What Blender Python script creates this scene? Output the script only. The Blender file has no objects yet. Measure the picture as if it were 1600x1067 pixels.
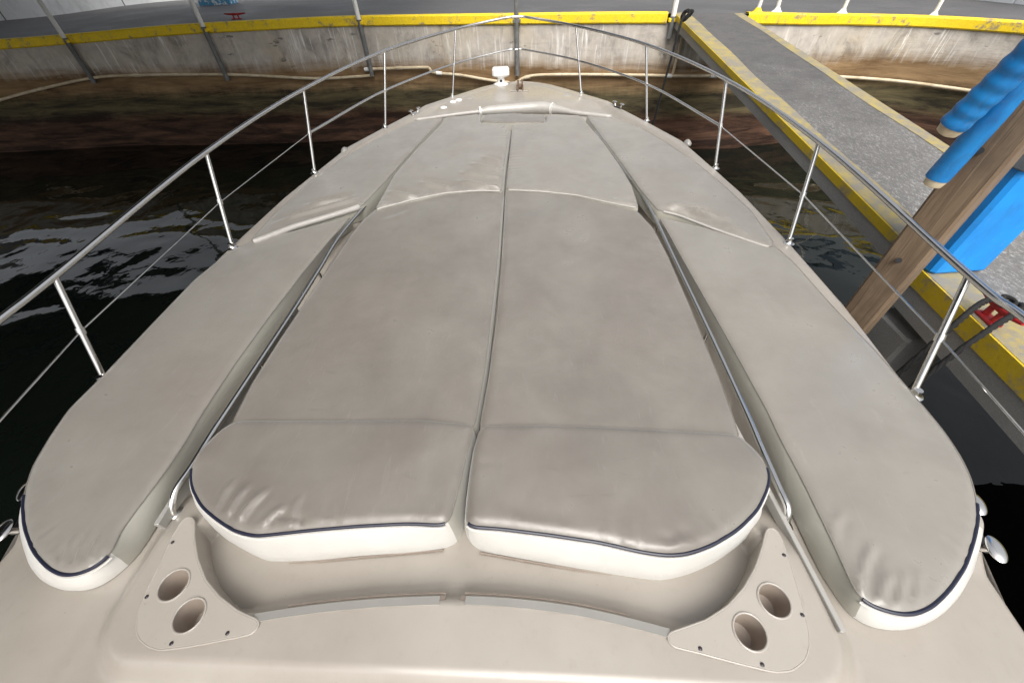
import bpy, math, random
import numpy as np
from mathutils import Vector, Matrix
from mathutils.geometry import delaunay_2d_cdt

random.seed(7); rng = np.random.default_rng(7)
scene = bpy.context.scene
COL = scene.collection

# ------------------------------------------------------------------ camera
FPX, PITCH, ROLL, YAW = 604.386, math.radians(45.178), math.radians(-2.274), math.radians(-3.698)
CAM = np.array([0.198, 0.0, 1.4])
_cp, _sp = math.cos(PITCH), math.sin(PITCH)
_fw = np.array([math.sin(YAW)*_cp, math.cos(YAW)*_cp, -_sp])
_ri = np.array([math.cos(YAW), -math.sin(YAW), 0.0]); _up = np.cross(_ri, _fw)
_c, _s = math.cos(ROLL), math.sin(ROLL)
RM = np.array([_c*_ri+_s*_up, -_s*_ri+_c*_up, _fw])
cam_data = bpy.data.cameras.new("camera"); cam = bpy.data.objects.new("camera", cam_data)
COL.objects.link(cam)
cam_data.sensor_width = 36; cam_data.lens = FPX/1600*36
cam_data.clip_start = 0.02; cam_data.clip_end = 2000
m = Matrix.Identity(4)
for i in range(3):
    m[i][0], m[i][1], m[i][2], m[i][3] = RM[0][i], RM[1][i], -RM[2][i], CAM[i]
cam.matrix_world = m
scene.camera = cam

# ------------------------------------------------------------------ world, sun, exposure
SUN_EL, SUN_AZ = math.radians(56), math.radians(172)      # azimuth from +Y towards +X: from behind, to the right
world = bpy.data.worlds.new("World"); scene.world = world; world.use_nodes = True
wn = world.node_tree.nodes; wl = world.node_tree.links
sky = wn.new("ShaderNodeTexSky"); sky.sky_type = 'NISHITA'; sky.sun_disc = False
sky.sun_elevation = SUN_EL; sky.sun_rotation = SUN_AZ
sky.dust_density = 8.0; sky.air_density = 1.2; sky.ozone_density = 1.0
hsv = wn.new("ShaderNodeHueSaturation"); hsv.inputs['Saturation'].default_value = 0.25
wl.new(sky.outputs[0], hsv.inputs['Color']); wl.new(hsv.outputs[0], wn["Background"].inputs[0])
wn["Background"].inputs[1].default_value = 0.125
sun_data = bpy.data.lights.new("sun", 'SUN'); sun_data.energy = 1.0; sun_data.angle = math.radians(45)
sun_data.color = (1.0, 0.96, 0.9)
sun = bpy.data.objects.new("sun", sun_data); COL.objects.link(sun)
sun_dir = Vector((math.sin(SUN_AZ)*math.cos(SUN_EL), math.cos(SUN_AZ)*math.cos(SUN_EL), math.sin(SUN_EL)))
sun.rotation_euler = sun_dir.to_track_quat('Z', 'Y').to_euler()
scene.view_settings.view_transform = 'Standard'; scene.view_settings.look = 'None'
scene.view_settings.gamma = 1.0; scene.view_settings.use_curve_mapping = False
scene.view_settings.exposure = 0.82
scene.render.engine = 'CYCLES'
scene.cycles.use_denoising = True
scene.cycles.max_bounces = 8; scene.cycles.diffuse_bounces = 4; scene.cycles.glossy_bounces = 4
scene.cycles.sample_clamp_indirect = 6.0

# ------------------------------------------------------------------ pixel -> place
def ray(x, y): return np.array([(x-800)/FPX, -(y-533.5)/FPX, 1.0]) @ RM
def onz(x, y, z):
    d = ray(x, y); return CAM + d*(z-CAM[2])/d[2]
def ony(x, y, Y):
    d = ray(x, y); return CAM + d*(Y-CAM[1])/d[1]

# ------------------------------------------------------------------ mesh helpers
def mk(name, verts, faces, mats, parent=None, smooth=True, midx=None, origin=None, sharp=None):
    v = np.asarray(verts, float)
    if origin is None:
        origin = np.array([(v[:, 0].min()+v[:, 0].max())/2, (v[:, 1].min()+v[:, 1].max())/2, v[:, 2].min()])
    origin = np.asarray(origin, float)
    me = bpy.data.meshes.new(name); me.from_pydata((v-origin).tolist(), [], [tuple(int(i) for i in f) for f in faces])
    if not isinstance(mats, (list, tuple)): mats = [mats]
    for mm in mats: me.materials.append(mm)
    if midx is not None: me.polygons.foreach_set("material_index", list(midx))
    me.polygons.foreach_set("use_smooth", [bool(smooth)]*len(me.polygons))
    me.update()
    if sharp is not None:
        me.set_sharp_from_angle(angle=math.radians(sharp))
    o = bpy.data.objects.new(name, me); COL.objects.link(o)
    if parent is not None:
        o.parent = parent; o.location = origin - world_loc(parent)
    else: o.location = origin
    return o
def world_loc(o):
    l = np.zeros(3)
    while o is not None: l = l+np.array(o.location); o = o.parent
    return l
def empty(name, loc, label=None, cat=None, group=None):
    o = bpy.data.objects.new(name, None); COL.objects.link(o); o.location = loc; o.empty_display_size = 0.2
    if label: tag(o, label, cat, group)
    return o
def tag(o, label=None, cat=None, group=None, kind=None):
    if label: o["label"] = label
    if cat: o["category"] = cat
    if group: o["group"] = group
    if kind: o["kind"] = kind
    return o

def unit(v): return v/max(np.linalg.norm(v), 1e-9)
def tube_geo(path, r, n=10, closed=False, cap=True):
    P = np.asarray(path, float); N = len(P); r = np.broadcast_to(np.asarray(r, float), (N,))
    T = np.zeros_like(P)
    for i in range(N):
        a = P[(i-1) % N] if (closed or i > 0) else P[i]; b = P[(i+1) % N] if (closed or i < N-1) else P[i]
        T[i] = unit(b-a)
    ref = np.array([0, 0, 1.0]) if abs(T[0][2]) < 0.9 else np.array([1.0, 0, 0])
    u = unit(np.cross(T[0], ref)); V = []; F = []
    for i in range(N):
        u = unit(u - T[i]*np.dot(u, T[i])); w = np.cross(T[i], u)
        for k in range(n):
            a = 2*math.pi*k/n; V.append(P[i]+r[i]*(math.cos(a)*u+math.sin(a)*w))
    for i in range(N if closed else N-1):
        j = (i+1) % N
        for k in range(n):
            l = (k+1) % n; F.append((i*n+k, i*n+l, j*n+l, j*n+k))
    if not closed and cap:
        F.append(tuple(range(n-1, -1, -1))); F.append(tuple((N-1)*n+k for k in range(n)))
    return V, F
def tube(name, path, r, mat, parent=None, n=10, closed=False, sharp=40):
    V, F = tube_geo(path, r, n, closed); return mk(name, V, F, mat, parent, True, sharp=sharp)
def join(*geos):
    V = []; F = []
    for v, f in geos:
        k = len(V); V += list(v); F += [tuple(i+k for i in g) for g in f]
    return V, F
def box_geo(c, s, rot=0.0, bev=0.0):
    c = np.asarray(c, float); hx, hy, hz = np.asarray(s, float)/2
    if bev <= 0:
        pts = [(-hx, -hy, -hz), (hx, -hy, -hz), (hx, hy, -hz), (-hx, hy, -hz), (-hx, -hy, hz), (hx, -hy, hz), (hx, hy, hz), (-hx, hy, hz)]
        F = [(0, 3, 2, 1), (4, 5, 6, 7), (0, 1, 5, 4), (1, 2, 6, 5), (2, 3, 7, 6), (3, 0, 4, 7)]
    else:
        b = min(bev, hx*.9, hy*.9, hz*.9); pts = []; F = []
        def ringp(dx, dy, z):
            k = b if dx == hx else b
            return [(-dx+b, -dy, z), (dx-b, -dy, z), (dx, -dy+b, z), (dx, dy-b, z), (dx-b, dy, z), (-dx+b, dy, z), (-dx, dy-b, z), (-dx, -dy+b, z)]
        for dx, dy, z in ((hx-b*.6, hy-b*.6, -hz), (hx, hy, -hz+b*.8), (hx, hy, hz-b*.8), (hx-b*.6, hy-b*.6, hz)): pts += ringp(dx, dy, z)
        for i in range(3):
            for k in range(8):
                l = (k+1) % 8; F.append((i*8+k, i*8+l, i*8+8+l, i*8+8+k))
        F.append(tuple(range(7, -1, -1))); F.append(tuple(range(24, 32)))
    ca, sa = math.cos(rot), math.sin(rot)
    return [np.array([p[0]*ca-p[1]*sa, p[0]*sa+p[1]*ca, p[2]])+c for p in pts], F
def lathe_geo(c, prof, n=20, sx=1.0, sy=1.0, rot=0.0):
    V = []; F = []; ca, sa = math.cos(rot), math.sin(rot)
    for r, z in prof:
        for k in range(n):
            a = 2*math.pi*k/n; x, y = r*math.cos(a)*sx, r*math.sin(a)*sy
            V.append(np.array([c[0]+x*ca-y*sa, c[1]+x*sa+y*ca, c[2]+z]))
    for i in range(len(prof)-1):
        for k in range(n):
            l = (k+1) % n; F.append((i*n+k, i*n+l, (i+1)*n+l, (i+1)*n+k))
    F.append(tuple(range(n-1, -1, -1))); F.append(tuple((len(prof)-1)*n+k for k in range(n)))
    return V, F
def catmull(P, per=8, closed=False):
    P = np.asarray(P, float); N = len(P); out = []
    rg = range(N) if closed else range(N-1)
    for i in rg:
        if closed: a, b, c, d = P[(i-1) % N], P[i], P[(i+1) % N], P[(i+2) % N]
        else:
            b, c = P[i], P[i+1]; a = P[i-1] if i > 0 else 2*b-c; d = P[i+2] if i+2 < N else 2*c-b
        for k in range(per):
            t = k/per
            out.append(.5*((2*b)+(-a+c)*t+(2*a-5*b+4*c-d)*t*t+(-a+3*b-3*c+d)*t**3))
    if not closed: out.append(P[-1])
    return np.array(out)
def resample(P, step, closed=True):
    P = np.asarray(P, float)
    Q = np.vstack([P, P[:1]]) if closed else P
    L = np.r_[0, np.cumsum(np.linalg.norm(np.diff(Q[:, :2] if Q.shape[1] != 3 else Q, axis=0), axis=1))]
    n = max(4, int(round(L[-1]/step)))
    t = np.linspace(0, L[-1], n, endpoint=not closed)
    return np.stack([np.interp(t, L, Q[:, k]) for k in range(Q.shape[1])], 1)
def gsmooth(P, sig, closed=True):
    k = int(max(1, round(3*sig))); w = np.exp(-.5*(np.arange(-k, k+1)/max(sig, 1e-6))**2); w /= w.sum()
    out = np.zeros_like(P)
    for j, ww in zip(range(-k, k+1), w):
        if closed: out += ww*np.roll(P, -j, axis=0)
        else: out += ww*P[np.clip(np.arange(len(P))+j, 0, len(P)-1)]
    return out
def pdist(Q, P, closed=True):
    """distance from points Q (n,2) to polyline P (m,2)"""
    A = P; B = np.roll(P, -1, axis=0)
    if not closed: A, B = A[:-1], B[:-1]
    d = np.full(len(Q), 1e9)
    for a, b in zip(A, B):
        ab = b-a; t = np.clip(((Q-a)@ab)/max(ab@ab, 1e-12), 0, 1)
        d = np.minimum(d, np.hypot(*(Q-(a+t[:, None]*ab)).T))
    return d
def inside(Q, P):
    x, y = Q[:, 0], Q[:, 1]; r = np.zeros(len(Q), bool)
    for a, b in zip(P, np.roll(P, -1, axis=0)):
        c = (a[1] > y) != (b[1] > y)
        with np.errstate(divide='ignore', invalid='ignore'):
            xi = (b[0]-a[0])*(y-a[1])/(b[1]-a[1])+a[0]
        r ^= c & (x < xi)
    return r
def area2(P): return np.sum(P[:, 0]*np.roll(P[:, 1], -1)-np.roll(P[:, 0], -1)*P[:, 1])
def smooth01(a, b, x):
    t = np.clip((x-a)/(b-a), 0, 1); return t*t*(3-2*t)

# ------------------------------------------------------------------ materials
class NT:
    def __init__(s, name):
        s.m = bpy.data.materials.new(name); s.m.use_nodes = True; s.t = s.m.node_tree; s.b = s.t.nodes["Principled BSDF"]
    def n(s, typ, **kw):
        nd = s.t.nodes.new(typ)
        for k, v in kw.items():
            if k in nd.inputs.keys(): s.set(nd.inputs[k], v)
            else: setattr(nd, k, v)
        return nd
    def set(s, inp, v):
        if hasattr(v, 'bl_idname') or isinstance(v, bpy.types.NodeSocket): s.t.links.new(v, inp)
        else: inp.default_value = v
    def coord(s, kind='Object', scale=(1, 1, 1)):
        if kind == 'Position': o = s.n("ShaderNodeNewGeometry").outputs['Position']
        else: o = s.n("ShaderNodeTexCoord").outputs[kind]
        mp = s.n("ShaderNodeMapping"); s.set(mp.inputs['Vector'], o); mp.inputs['Scale'].default_value = scale
        return mp.outputs[0]
    def noise(s, vec, scale, detail=4, rough=.55, dist=0.0):
        nd = s.n("ShaderNodeTexNoise"); s.set(nd.inputs['Vector'], vec)
        nd.inputs['Scale'].default_value = scale; nd.inputs['Detail'].default_value = detail
        nd.inputs['Roughness'].default_value = rough; nd.inputs['Distortion'].default_value = dist
        return nd.outputs['Fac']
    def ramp(s, fac, stops):
        nd = s.n("ShaderNodeValToRGB"); s.set(nd.inputs[0], fac); el = nd.color_ramp.elements
        while len(el) < len(stops): el.new(0.5)
        for e, (p, c) in zip(el, stops):
            e.position = p; e.color = (c, c, c, 1) if isinstance(c, (int, float)) else (*c, 1)
        return nd.outputs[0]
    def mix(s, fac, a, b, mode='MIX'):
        nd = s.n("ShaderNodeMix"); nd.data_type = 'RGBA'; nd.blend_type = mode
        s.set(nd.inputs[0], fac)
        for i, v in ((6, a), (7, b)):
            s.set(nd.inputs[i], (*v, 1) if isinstance(v, tuple) and len(v) == 3 else v)
        return nd.outputs[2]
    def math(s, op, a, b=0.0):
        nd = s.n("ShaderNodeMath"); nd.operation = op; s.set(nd.inputs[0], a); s.set(nd.inputs[1], b); return nd.outputs[0]
    def bump(s, h, strength=.2, dist=.01, prev=None):
        nd = s.n("ShaderNodeBump"); s.set(nd.inputs['Height'], h); nd.inputs['Strength'].default_value = strength
        nd.inputs['Distance'].default_value = dist
        if prev is not None: s.set(nd.inputs['Normal'], prev)
        return nd.outputs[0]
    def out(s, color=None, rough=None, metal=None, normal=None, **kw):
        if color is not None: s.set(s.b.inputs['Base Color'], (*color, 1) if isinstance(color, tuple) else color)
        if rough is not None: s.set(s.b.inputs['Roughness'], rough)
        if metal is not None: s.set(s.b.inputs['Metallic'], metal)
        if normal is not None: s.set(s.b.inputs['Normal'], normal)
        for k, v in kw.items(): s.set(s.b.inputs[k.replace('_', ' ')], v)
        return s.m

def m_vinyl(name, c1, c2, r0=.36, r1=.52):
    t = NT(name); v = t.coord('Position')
    a = t.noise(v, 3.2, 5, .6, .3); b = t.noise(v, 13, 4, .6)
    f = t.ramp(t.math('ADD', t.math('MULTIPLY', a, .75), t.math('MULTIPLY', b, .25)), [(.30, 0.0), (.70, 1.0)])
    col = t.mix(f, c1, c2)
    warm = t.noise(v, 1.7, 3, .5)
    col = t.mix(t.ramp(warm, [(.45, 0.0), (.75, .3)]), col, tuple(np.array(c2)*np.array([1.1, .98, .95])))
    sp = t.noise(v, 60, 2, .5); col = t.mix(t.ramp(sp, [(.71, 0.0), (.79, .15)]), col, (.12, .10, .085))
    sc1 = t.noise(t.coord('Position', (30, 5, 8)), 1, 5, .7, 1.2); col = t.mix(t.ramp(sc1, [(.60, 0.0), (.68, .22)]), col, tuple(np.array(c1)*1.25))
    sc2 = t.noise(t.coord('Position', (3.5, 16, 8)), 1, 5, .7, 1.5); col = t.mix(t.ramp(sc2, [(.62, 0.0), (.70, .22)]), col, tuple(np.array(c2)*.72))
    weave = t.noise(t.coord('Position', (900, 500, 500)), 1, 2, .5)
    n = t.bump(weave, .06, .002); n = t.bump(t.noise(v, 7, 2, .4), .06, .012, n)
    cr = t.noise(t.coord('Position', (1.3, 1, 1)), 2.6, 3, .5, 1.4); cr = t.math('SUBTRACT', 1.0, t.math('ABSOLUTE', t.math('MULTIPLY', t.math('SUBTRACT', cr, .5), 9.0)))
    cr = t.math('MULTIPLY', t.math('MAXIMUM', cr, 0.0), t.ramp(t.noise(v, 1.9, 2, .5), [(.48, 0.0), (.66, 1.0)]))
    n = t.bump(cr, .10, .006, n)
    ro = t.ramp(t.math('ADD', t.math('MULTIPLY', a, .6), t.math('MULTIPLY', b, .4)), [(.35, r0), (.65, r1)])
    return t.out(col, ro, 0.0, n, Specular_IOR_Level=.6, Sheen_Weight=.3, Sheen_Roughness=.4)
M = {}
M['vinyl'] = m_vinyl('taupe_vinyl', (.196, .182, .160), (.138, .125, .109), .27, .40)
M['vinyl_lit'] = m_vinyl('taupe_vinyl_lit', (.235, .220, .195), (.182, .169, .149), .27, .40)  # lit copy of the taupe vinyl for outer and forward pads, sheen painted in
M['vinyl_side'] = m_vinyl('taupe_vinyl_side_lifted', (.36, .35, .30), (.31, .30, .255))  # side faces painted lighter than the tops to offset their shade
M['white_vinyl'] = m_vinyl('white_vinyl', (.60, .59, .56), (.51, .50, .465), .3, .42)
M['roll_vinyl'] = m_vinyl('pale_vinyl', (.40, .385, .36), (.33, .315, .29), .3, .42)

t = NT('navy_piping'); M['navy'] = t.out((.012, .014, .03), .38)
t = NT('zipper'); v = t.coord('Position'); M['zip'] = t.out(t.mix(t.noise(v, 30), (.30, .25, .21), (.20, .16, .13)), .6)

def m_gel(name, c1, c2, rough=.28):
    t = NT(name); v = t.coord('Position')
    a = t.noise(v, 2.3, 5, .6); b = t.noise(v, 26, 4, .65)
    col = t.mix(t.ramp(a, [(.35, 0.0), (.68, 1.0)]), c1, c2)
    col = t.mix(t.ramp(b, [(.56, 0.0), (.78, .35)]), col, tuple(np.array(c2)*.86))
    dots = t.noise(v, 95, 1, .4); col = t.mix(t.ramp(dots, [(.80, 0.0), (.82, .4)]), col, (.16, .12, .09))
    n = t.bump(t.noise(v, 260, 2, .5), .035, .002); n = t.bump(t.noise(v, 5, 2, .5), .04, .02, n)
    return t.out(col, t.ramp(b, [(.3, rough), (.75, rough+.16)]), 0.0, n, Coat_Weight=.35, Coat_Roughness=.12)
M['gel'] = m_gel('beige_gelcoat', (.315, .288, .252), (.27, .243, .21))
M['panel'] = m_gel('beige_panel', (.325, .297, .262), (.295, .268, .234), .38)
M['cup'] = m_gel('cup_plastic', (.34, .285, .24), (.29, .24, .20), .4)
t = NT('hull_white'); M['hull'] = t.out((.72, .69, .65), .25)
t = NT('stainless'); v = t.coord('Position'); M['steel'] = t.out((.66, .65, .63), t.ramp(t.noise(v, 40, 3), [(.3, .10), (.7, .24)]), 1.0)
t = NT('satin_aluminium'); v = t.coord('Position'); M['alu'] = t.out(t.mix(t.noise(v, 12, 4), (.37, .36, .335), (.30, .29, .27)), .45, .2)
t = NT('white_plastic'); M['wplastic'] = t.out((.82, .82, .80), .35)
t = NT('black_plastic'); M['black'] = t.out((.012, .012, .013), .4)
t = NT('rusty_roller'); v = t.coord('Position'); M['rust'] = t.out(t.mix(t.ramp(t.noise(v, 60, 5), [(.4, 0.0), (.6, 1.0)]), (.05, .03, .02), (.20, .13, .08)), .7)
t = NT('screw_head'); M['screw'] = t.out((.05, .045, .05), .35, .6)

def m_concrete_wall():
    t = NT('stained_concrete_wall'); pos = t.coord('Position')
    sep = t.n("ShaderNodeSeparateXYZ"); t.set(sep.inputs[0], pos); z = sep.outputs['Z']
    big = t.noise(pos, 1.1, 5, .6); med = t.noise(pos, 5, 6, .65); fin = t.noise(pos, 28, 4, .6); bnd = t.noise(t.coord('Position', (.55, .55, 4.5)), 1.6, 6, .7, .4)
    conc = t.mix(t.ramp(med, [(.35, 0.0), (.66, 1.0)]), (.56, .515, .455), (.40, .365, .325))
    conc = t.mix(t.ramp(big, [(.5, 0.0), (.7, .7)]), conc, (.50, .43, .32))
    st = t.noise(t.coord('Position', (7, 7, .8)), 1, 5, .65, .5)
    st2 = t.noise(t.coord('Position', (22, 22, 1.3)), 1, 4, .65, .6)
    dk = t.noise(t.coord('Position', (2.2, 2.2, 1.3)), 1, 5, .7, .8)
    conc = t.mix(t.ramp(dk, [(.52, 0.0), (.68, .75)]), conc, (.22, .20, .18))
    wf = t.math('MULTIPLY', t.math('MULTIPLY', t.ramp(st, [(.48, 0.0), (.60, 1.0)]), t.ramp(st2, [(.50, 0.0), (.58, 1.0)])), t.ramp(t.noise(pos, .8, 2, .5), [(.4, .15), (.6, 1.0)]))
    conc = t.mix(t.math('MULTIPLY', wf, .9), conc, (.85, .83, .79))
    blk = t.noise(t.coord('Position', (2.2, 2.2, 6)), 1, 5, .7)
    conc = t.mix(t.ramp(blk, [(.64, 0.0), (.69, .7)]), conc, (.09, .085, .08))
    zz = t.math('ADD', z, t.math('MULTIPLY', t.math('SUBTRACT', bnd, .5), .22))
    zz = t.math('ADD', zz, t.math('MULTIPLY', t.math('SUBTRACT', st, .5), .22))
    brown = t.mix(t.ramp(bnd, [(.35, 0.0), (.7, 1.0)]), (.13, .078, .038), (.32, .215, .115))
    gre = t.mix(t.ramp(bnd, [(.4, 0.0), (.68, 1.0)]), (.03, .025, .016), (.14, .115, .058))
    low = t.mix(t.ramp(bnd, [(.42, 0.0), (.72, 1.0)]), (.022, .012, .008), (.13, .068, .042))
    c = t.mix(t.ramp(t.math('ADD', t.math('MULTIPLY', zz, 1.0), 1.3), [(.32, 0.0), (.50, 1.0)]), low, gre)
    c = t.mix(t.ramp(t.math('ADD', zz, 1.3), [(.72, 0.0), (.92, 1.0)]), c, brown)
    c = t.mix(t.ramp(t.math('ADD', zz, .6), [(.40, 0.0), (.62, 1.0)]), c, conc)
    rough = t.ramp(t.math('ADD', z, 1.0), [(.3, .75), (.9, .9)])
    n = t.bump(fin, .25, .012); n = t.bump(bnd, .25, .04, n)
    return t.out(c, rough, 0.0, n, Specular_IOR_Level=.2)
M['wall'] = m_concrete_wall()
def m_yellow(name, base, under, lo, hi):
    t = NT(name); v = t.coord('Position'); a = t.noise(v, 7, 6, .65); b = t.noise(v, 34, 4, .7); c = t.noise(v, 1.3, 3, .5)
    f = t.math('ADD', t.math('MULTIPLY', a, .55), t.math('ADD', t.math('MULTIPLY', b, .3), t.math('MULTIPLY', c, .15)))
    col = t.mix(t.ramp(f, [(lo, 0.0), (hi, 1.0)]), base, under)
    col = t.mix(t.ramp(b, [(.35, .25), (.6, 0.0)]), col, (.30, .19, .03))
    return t.out(col, .62, 0.0, t.bump(b, .3, .006))
M['yellow'] = m_yellow('yellow_kerb_paint', (.92, .66, .01), (.34, .27, .14), .535, .60)
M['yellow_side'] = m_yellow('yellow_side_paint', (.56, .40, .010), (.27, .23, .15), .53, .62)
M['yellow_worn'] = m_yellow('worn_yellow_paint', (.36, .29, .085), (.20, .19, .165), .40, .56)
def m_ground(name, c1, c2, c3, lo, hi, sc=1.0, rough=.75):
    t = NT(name); v = t.coord('Position'); a = t.noise(v, 1.2*sc, 5, .6); b = t.noise(v, 14*sc, 6, .75, .4); g = t.noise(v, 130, 3, .6)
    col = t.mix(t.ramp(a, [(.35, 0.0), (.7, 1.0)]), c1, c2)
    w = t.math('MULTIPLY', t.ramp(b, [(lo, 0.0), (hi, 1.0)]), t.ramp(t.noise(v, .6, 2, .5), [(.4, .15), (.62, 1.0)]))
    col = t.mix(w, col, c3); col = t.mix(t.ramp(g, [(.4, .35), (.6, 0.0)]), col, tuple(np.array(c1)*.5))
    return t.out(col, t.ramp(a, [(.3, rough-.25), (.7, rough)]), 0.0, t.bump(g, .4, .006))
M['asphalt'] = m_ground('quay_asphalt', (.075, .074, .075), (.12, .118, .118), (.19, .187, .184), .58, .72)
M['pier_top'] = m_ground('worn_pier_concrete', (.125, .122, .12), (.18, .177, .172), (.46, .455, .44), .53, .60)
def m_ramp():
    t = NT('ramp_surface'); v = t.coord('Position'); sep = t.n("ShaderNodeSeparateXYZ"); t.set(sep.inputs[0], v)
    a = t.noise(v, 1.6, 5, .65); b = t.noise(t.coord('Position', (46, 24, 30)), 1, 6, .8, .5); g = t.noise(v, 120, 3, .6); k = t.noise(v, 6, 5, .7)
    wear = t.ramp(t.math('ADD', t.math('MULTIPLY', sep.outputs['Y'], .1), t.math('MULTIPLY', t.math('SUBTRACT', a, .5), .55)), [(.30, 1.0), (.56, 0.0)])
    col = t.mix(a, (.075, .073, .07), (.115, .11, .107))
    col = t.mix(t.ramp(k, [(.38, .55), (.55, 0.0)]), col, (.055, .053, .052))
    col = t.mix(t.math('MULTIPLY', wear, .45), col, (.23, .225, .215))
    col = t.mix(t.math('MULTIPLY', t.math('ADD', wear, .12), t.ramp(b, [(.51, 0.0), (.63, .75)])), col, (.42, .415, .40))
    col = t.mix(t.ramp(g, [(.4, .35), (.6, 0.0)]), col, (.04, .04, .04))
    return t.out(col, .72, 0.0, t.bump(g, .4, .006))
M['ramp_top'] = m_ramp()
M['pier_side'] = m_ground('pier_side_concrete', (.25, .25, .24), (.34, .335, .32), (.42, .41, .39), .6, .75)
def m_wood():
    t = NT('weathered_timber'); v = t.coord('Position', (24, 24, 1.6)); a = t.noise(v, 1, 6, .65, .8); b = t.noise(t.coord('Position'), 4, 4, .6)
    col = t.mix(t.ramp(a, [(.3, 0.0), (.7, 1.0)]), (.125, .082, .05), (.25, .18, .115)); col = t.mix(t.ramp(b, [(.5, 0.0), (.7, .6)]), col, (.10, .07, .045))
    return t.out(col, .75, 0.0, t.bump(a, .6, .01))
M['wood'] = m_wood()
def m_paint(name, c1, c2, rough=.45, sc=6):
    t = NT(name); v = t.coord('Position'); a = t.noise(v, sc, 5, .6)
    g = t.noise(t.coord('Position', (1, 1, .45)), sc*1.7, 6, .7, .5); s2 = t.noise(v, 45, 3, .6)
    col = t.mix(t.ramp(a, [(.4, 0.0), (.7, 1.0)]), c1, c2)
    lite = .12 if max(c1) > .1 else .0; col = t.mix(t.ramp(g, [(.50, 0.0), (.72, .5)]), col, tuple(np.array(c2)*.45+lite*.15)); col = t.mix(t.ramp(s2, [(.62, 0.0), (.72, .35)]), col, tuple(np.array(c1)*.7+lite))
    return t.out(col, t.ramp(g, [(.3, rough), (.7, min(.9, rough+.2))]), 0.0, t.bump(a, .08, .01))
M['blue'] = m_paint('blue_paint', (.008, .26, .74), (.008, .22, .64), .42)
M['blue_sleeve'] = m_paint('blue_sleeve', (.010, .20, .52), (.008, .14, .40), .30, 14)
M['pvc'] = m_paint('cream_pvc', (.62, .53, .38), (.47, .37, .23), .45, 5)
M['white_paint'] = m_paint('white_paint', (.80, .80, .78), (.70, .70, .67), .4)
M['grey_post'] = m_paint('galvanised_grey', (.17, .175, .175), (.10, .10, .095), .55, 10)
M['red'] = m_paint('red_paint', (.42, .018, .02), (.30, .012, .015), .45, 30)
M['rope'] = m_paint('black_rope', (.006, .006, .006), (.010, .010, .010), .9, 80)
M['bwall'] = m_paint('white_building_wall', (.78, .80, .82), (.70, .72, .74), .6, 2)
M['roof'] = m_paint('roof_sheet', (.10, .10, .105), (.07, .07, .075), .7, 1)
M['beam'] = m_paint('blue_beam', (.02, .05, .12), (.02, .04, .10), .5, 2)
M['bracket'] = m_paint('grey_bracket', (.22, .25, .28), (.16, .18, .2), .5, 10)
t = NT('printed_blue_box'); v = t.coord('Object'); a = t.noise(v, 9, 2, .5)
M['bluebox'] = t.out(t.mix(t.ramp(a, [(.52, 0.0), (.55, 1.0)]), (.10, .36, .62), (.70, .80, .86)), .5)
def m_water():
    t = NT('dark_water'); v = t.coord('Position')
    a = t.noise(t.coord('Position', (1, 1.6, 1)), .55, 1, .4, .5); b = t.noise(v, 1.7, 1, .4, .4)
    n = t.bump(a, .55, .13); n = t.bump(b, .4, .04, n); n = t.bump(t.noise(v, 6.0, 2, .5, .5), .10, .02, n)
    return t.out((.005, .007, .005), .012, 0.0, n, IOR=1.33)
M['water'] = m_water()

# ------------------------------------------------------------------ water, quay
ZW = -1.5
mk('water', [(-60, -60, ZW), (60, -60, ZW), (60, 60, ZW), (-60, 60, ZW)], [(0, 1, 2, 3)], M['water'])["kind"] = "structure"
QP = np.array([(-40, 7.3, .40), (-22, 8.2, .42), (-14, 8.75, .43), (-10.6, 8.98, .45), (-8.95, 9.2, .48), (-6.8, 9.15, .57), (-5, 9.2, .60),
               (-3.2, 9.28, .61), (-.15, 8.95, .60), (2.0, 8.55, .60), (3.9, 8.4, .56), (5.0, 8.6, .50), (5.75, 8.8, .46), (6.9, 8.65, .42),
               (7.8, 7.9, .40), (9, 6.4, .38), (10.4, 3, .38), (11, -6, .38), (11, -40, .38)])
QC = resample(catmull(QP, 10), .08, closed=False)
QN = np.gradient(QC[:, :2], axis=0); QN = np.stack([QN[:, 1], -QN[:, 0]], 1); QN /= np.linalg.norm(QN, axis=1)[:, None]    # points to the basin
def quay_at(x):          # point of the quay edge at a given x (front run)
    k = np.argmin(np.abs(QC[:, 0]-x)+ (QC[:, 1] < 3)*50); return QC[k], QN[k]
def sweep(name, prof, mats, parent=None, midx=None, sharp=35, lo=0, hi=None, wob=None):
    """sweep a profile [(out, dz)] along the quay edge"""
    hi = hi or len(QC); idx = range(lo, hi); n = len(prof); V = []; F = []; mi = []
    for i in idx:
        for j, (o, dz) in enumerate(prof):
            z = QC[i, 2]+dz if dz > -5 else -1.9
            ww = wob(i, z) if wob else 0
            V.append((QC[i, 0]+QN[i, 0]*(o+ww), QC[i, 1]+QN[i, 1]*(o+ww), z))
    for a in range(len(idx)-1):
        for j in range(n-1):
            F.append((a*n+j, (a+1)*n+j, (a+1)*n+j+1, a*n+j+1)); mi.append(midx[j] if midx else 0)
    return mk(name, V, F, mats, parent, True, mi, sharp=sharp)
rw = rng.normal(0, 1, (len(QC), 24))
rw = gsmooth(gsmooth(rw, 2.5, False).T.copy(), 1.2, False).T
def wob(i, z):
    k = int(np.clip((z+1.9)/2.6*23, 0, 23)); return rw[i, k]*(.012 + 0.07*float(smooth01(-.75, -1.35, z)))*1.0 + .05*float(smooth01(-1.05, -1.45, z))
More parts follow.
